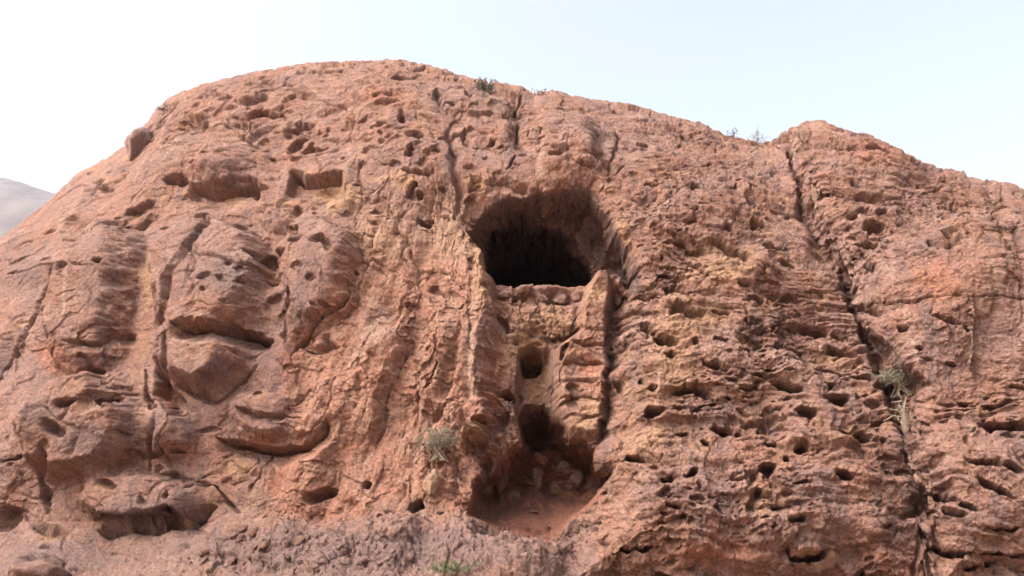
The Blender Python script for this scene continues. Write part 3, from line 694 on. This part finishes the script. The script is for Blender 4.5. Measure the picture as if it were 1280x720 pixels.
def plant(name, x, y, w, h, label, seed, leaf, nstem=16, nleaf=2600, lsz=.05, lean=(0, -.3, 1), wood=None, cat='shrub', bare=False, sink=.15, fwd=0.0):
    wood = wood or WOOD
    rr = random.Random(seed); root = bpy.data.objects.new(name, None); col.objects.link(root)
    root['label'] = label; root['category'] = cat; root.empty_display_size = .2
    p = on_rock(x, y); p = p + Vector((0, -fwd, 0)); root.location = p
    vs, fs = [], []; tips = []
    ln = Vector(lean).normalized()
    for i in range(nstem):
        a = rr.uniform(0, 2 * math.pi); sp = rr.uniform(.1, 1) ** .7
        end = ln * h * rr.uniform(.55, 1.0) + Vector((math.cos(a) * w / 2 * sp, math.sin(a) * w / 2 * sp * .8, -abs(sp) * h * .2))
        prev = Vector((rr.uniform(-.26, .26) * w, rr.uniform(-.12, .12) * w, -sink * h)); pts = [prev]
        n = 5
        for k in range(1, n + 1):
            t = k / n; q = end * t ** .9 + Vector((rr.gauss(0, .05) * w, rr.gauss(0, .05) * w, rr.gauss(0, .04) * h + .12 * h * math.sin(t * 3)))
            tube(vs, fs, prev, q, .022 * h * (1 - t * .75) ** 1, .022 * h * (1 - min(1, t + .2) * .8))
            if k > 1:
                for _ in range(3 if not bare else 2):
                    dirv = (q - prev).normalized() + Vector((rr.gauss(0, .7), rr.gauss(0, .7), rr.gauss(.2, .5)))
                    e = q + dirv.normalized() * h * rr.uniform(.1, .26)
                    tube(vs, fs, q, e, .008 * h, .003 * h, 3); tips.append((q, e))
            prev = q
        tips.append((pts[0] * .4 + end * .6, end))
    me = bpy.data.meshes.new('stems'); me.from_pydata(vs, [], fs); me.materials.append(wood); link('stems', me, root)
    if not bare:
        vs, fs = [], []
        for _ in range(nleaf):
            a, b = rr.choice(tips); t = rr.random(); c = a.lerp(b, t) + Vector((rr.gauss(0, .035), rr.gauss(0, .035), rr.gauss(0, .035))) * h
            u = Vector((rr.gauss(0, 1), rr.gauss(0, 1), rr.gauss(0, 1))).normalized(); v = u.orthogonal().normalized()
            s = lsz * rr.uniform(.5, 1.2); k = len(vs)
            vs += [c - u * s, c + v * s * .35, c + u * s, c - v * s * .35]; fs.append((k, k + 1, k + 2, k + 3))
        me = bpy.data.meshes.new('foliage'); me.from_pydata(vs, [], fs); me.materials.append(leaf); link('foliage', me, root)
    return root

plant('shrub', 1122, 492, 2.9, 1.7, 'muted olive shrub growing in the dark crevice on the right', 3, LEAF_GREY, 20, 4200, .06, fwd=.5)
plant('shrub', 548, 572, 2.4, 1.7, 'dusty grey green bush clinging to the pink face left of the lower alcove', 5, LEAF_DUST, 24, 4200, .05, fwd=.35)
plant('shrub', 606, 118, 2.2, 1.3, 'dark rounded bush on the ridge straight above the cave', 7, LEAF_DARK, 16, 3000, .06)
plant('shrub', 676, 119, 1.6, .5, 'low grey tuft in the ridge notch right of the bush above the cave', 8, LEAF_DARK, 10, 900, .05)
plant('shrub', 948, 181, 1.3, 1.3, 'sparse bare twiggy bush on the skyline at the dip left of the buttress', 9, LEAF_DARK, 9, 90, .03)
plant('shrub', 915, 171, 1.6, .55, 'small low tuft on the descending skyline left of the twiggy bush', 10, LEAF_DARK, 9, 700, .05)
plant('shrub', 566, 724, 2.4, .9, 'bright green bush tip poking up at the bottom edge of the rock ledge', 12, LEAF_GREEN, 14, 2500, .05)
plant('shrub', 205, 141, 1.6, .7, 'dark tuft on the left skyline below the rounded shoulder', 14, LEAF_DARK, 10, 900, .06)
plant('dead_branch', 1134, 545, 1.2, 2.4, 'bare pale dead branches hanging out of the crevice below the olive shrub', 16, None, 6, 0, .03, wood=WOODP, cat='branch', bare=True, lean=(-.15, -.45, 1))

put_stone('boulder', 170, 190, 1.5, 2.2, 'mauve grey rounded boulder standing on the left skyline', 21, mat=BLUESTONE, sink=.1, cat='boulder', rough=.15)
put_stone('boulder', 694, 612, .42, .55, 'pale tan round boulder at the back of the red soil floor in the lower alcove', 22, mat=TANSTONE, cat='boulder', sink=.15)
put_stone('boulder', 640, 620, .75, .5, 'low brown boulder at the left back edge of the red soil floor', 23, cat='boulder')
put_stone('boulder', 541, 608, .55, .8, 'pale pointed stone wedged between two dark holes below the dusty bush', 24, mat=TANSTONE, cat='boulder', sink=.3)
put_stone('boulder', 667, 640, .45, .22, 'small flat stone lying in the middle of the red soil floor', 25, cat='boulder')
put_stone('boulder', 44, 722, 2.0, 1.1, 'smooth rounded brown boulder in the bottom left corner', 26, cat='boulder', rough=.12)
put_stone('boulder', 775, 372, .40, .95, 'upright wedge of rock jammed in the gully right of the cave mouth', 27, cat='boulder')
# loose rubble : each stone its own thing
def rubble(n, poly_pts, smin, smax, name, label, group, seed, mats):
    rr = random.Random(seed); protos = [stone_mesh(name, 1, .85, .7, 400 + seed * 10 + k, mats[k % len(mats)], 3, .2) for k in range(6)]
    xs_ = [p[0] for p in poly_pts]; ys_ = [p[1] for p in poly_pts]; done = 0
    while done < n:
        x = rr.uniform(min(xs_), max(xs_)); y = rr.uniform(min(ys_), max(ys_)); ins = False
        for i in range(len(poly_pts)):
            x0, y0 = poly_pts[i]; x1, y1 = poly_pts[(i + 1) % len(poly_pts)]
            if (y0 > y) != (y1 > y) and x < (x1 - x0) * (y - y0) / (y1 - y0) + x0: ins = not ins
        if not ins: continue
        p = on_rock(x, y, 2.0); sz = smin + (smax - smin) * rr.random() ** 2.2
        xm = (x - min(xs_)) / (max(xs_) - min(xs_)); fs_ = (sz - smin) / (smax - smin)
        word = ('large' if fs_ > .55 else 'small' if fs_ > .2 else 'tiny') + (' tan ' if mats[(done % 6) % len(mats)] is TANSTONE else ' brown ')
        part_ = 'left end' if xm < .2 else 'left middle' if xm < .4 else 'middle' if xm < .6 else 'right middle' if xm < .8 else 'right end'
        o = link(name, protos[done % 6], label=word + label.format(part_), cat='stone', group=group)
        o.location = p + Vector((0, -.1 * sz, -.15 * sz)); o.scale = (sz, sz * rr.uniform(.7, 1), sz * rr.uniform(.7, 1.1))
        o.rotation_euler = (rr.uniform(0, 6), rr.uniform(0, 6), rr.uniform(0, 6)); done += 1
rubble(110, [(632, 386), (722, 382), (730, 412), (690, 424), (640, 420)], .07, .24, 'rubble_stone', 'rubble stone, {} of the band below the cave mouth', 'rubble below the cave mouth', 1, [TANSTONE, STONE])
rubble(70, [(738, 640), (752, 650), (722, 700), (690, 712), (650, 690), (700, 672)], .10, .32, 'talus_stone', 'talus stone, {} of the heap right of the soil', 'talus stones at the lip of the soil floor', 2, [STONE])
rubble(40, [(620, 662), (700, 668), (690, 690), (640, 684)], .06, .22, 'scree_stone', 'scree stone, {} of the strip before the soil', 'scree along the front of the soil floor', 3, [STONE, TANSTONE])
rubble(22, [(600, 612), (745, 604), (735, 630), (690, 655), (610, 640)], .04, .12, 'pebble', 'pebble, {} of the red soil floor', 'pebbles on the red soil floor', 4, [STONE])

rubble(60, [(215, 690), (300, 655), (420, 668), (560, 690), (600, 716), (220, 716)], .10, .42, 'ledge_stone', 'stone, {} of the ledge along the bottom edge', 'stones on the bottom ledge', 5, [STONE])
rr_ = [('dim rounded block lying inside the cave mouth, left of centre', 655, 364, .8, .5), ('broad block sitting on the right side of the cave sill', 702, 374, .8, .5), ('cracked block next to the pillar on the cave sill', 722, 370, .5, .5),
       ('rust brown block in the ragged left corner of the lower alcove', 606, 614, .55, .6), ('brown block leaning beside the left corner block of the lower alcove', 626, 606, .5, .9),
       ('ochre upright rib of rock at the back of the lower alcove', 672, 596, .6, 1.1), ('dark brown block against the back wall right of the tan round boulder', 722, 600, .45, .45), ('small brown block above the tan round boulder in the alcove', 705, 585, .5, .5),
       ('low block at the left end of the cave sill', 630, 370, .6, .4), ('squarish block in the middle of the cave sill', 678, 374, .5, .35)]
for k, (lb, x_, y_, r1, r2) in enumerate(rr_):
    put_stone('block', x_, y_, r1, r2, lb, 60 + k, mat=STONE, cat='block', sink=.35)
# the air between here and the far hill
hm = bpy.data.materials.new('haze'); hm.use_nodes = True; hn = hm.node_tree; hn.nodes.remove(hn.nodes['Principled BSDF'])
pv = hn.nodes.new('ShaderNodeVolumePrincipled'); pv.inputs['Density'].default_value = 0.00004; pv.inputs['Color'].default_value = (.60, .72, 1, 1); pv.inputs['Anisotropy'].default_value = .3
hn.links.new(pv.outputs[0], hn.nodes['Material Output'].inputs['Volume'])
X0, X1, Y0, Y1, Z0, Z1 = -3050, 3050, -3050, 3050, -8, 950
hmz = bpy.data.meshes.new('haze')
hmz.from_pydata([(X0, Y0, Z0), (X1, Y0, Z0), (X1, Y1, Z0), (X0, Y1, Z0), (X0, Y0, Z1), (X1, Y0, Z1), (X1, Y1, Z1), (X0, Y1, Z1)], [],
                [(0, 3, 2, 1), (4, 5, 6, 7), (0, 1, 5, 4), (1, 2, 6, 5), (2, 3, 7, 6), (3, 0, 4, 7)])
hmz.materials.append(hm); link('haze', hmz, kind='stuff')
sc.cycles.volume_bounces = 0
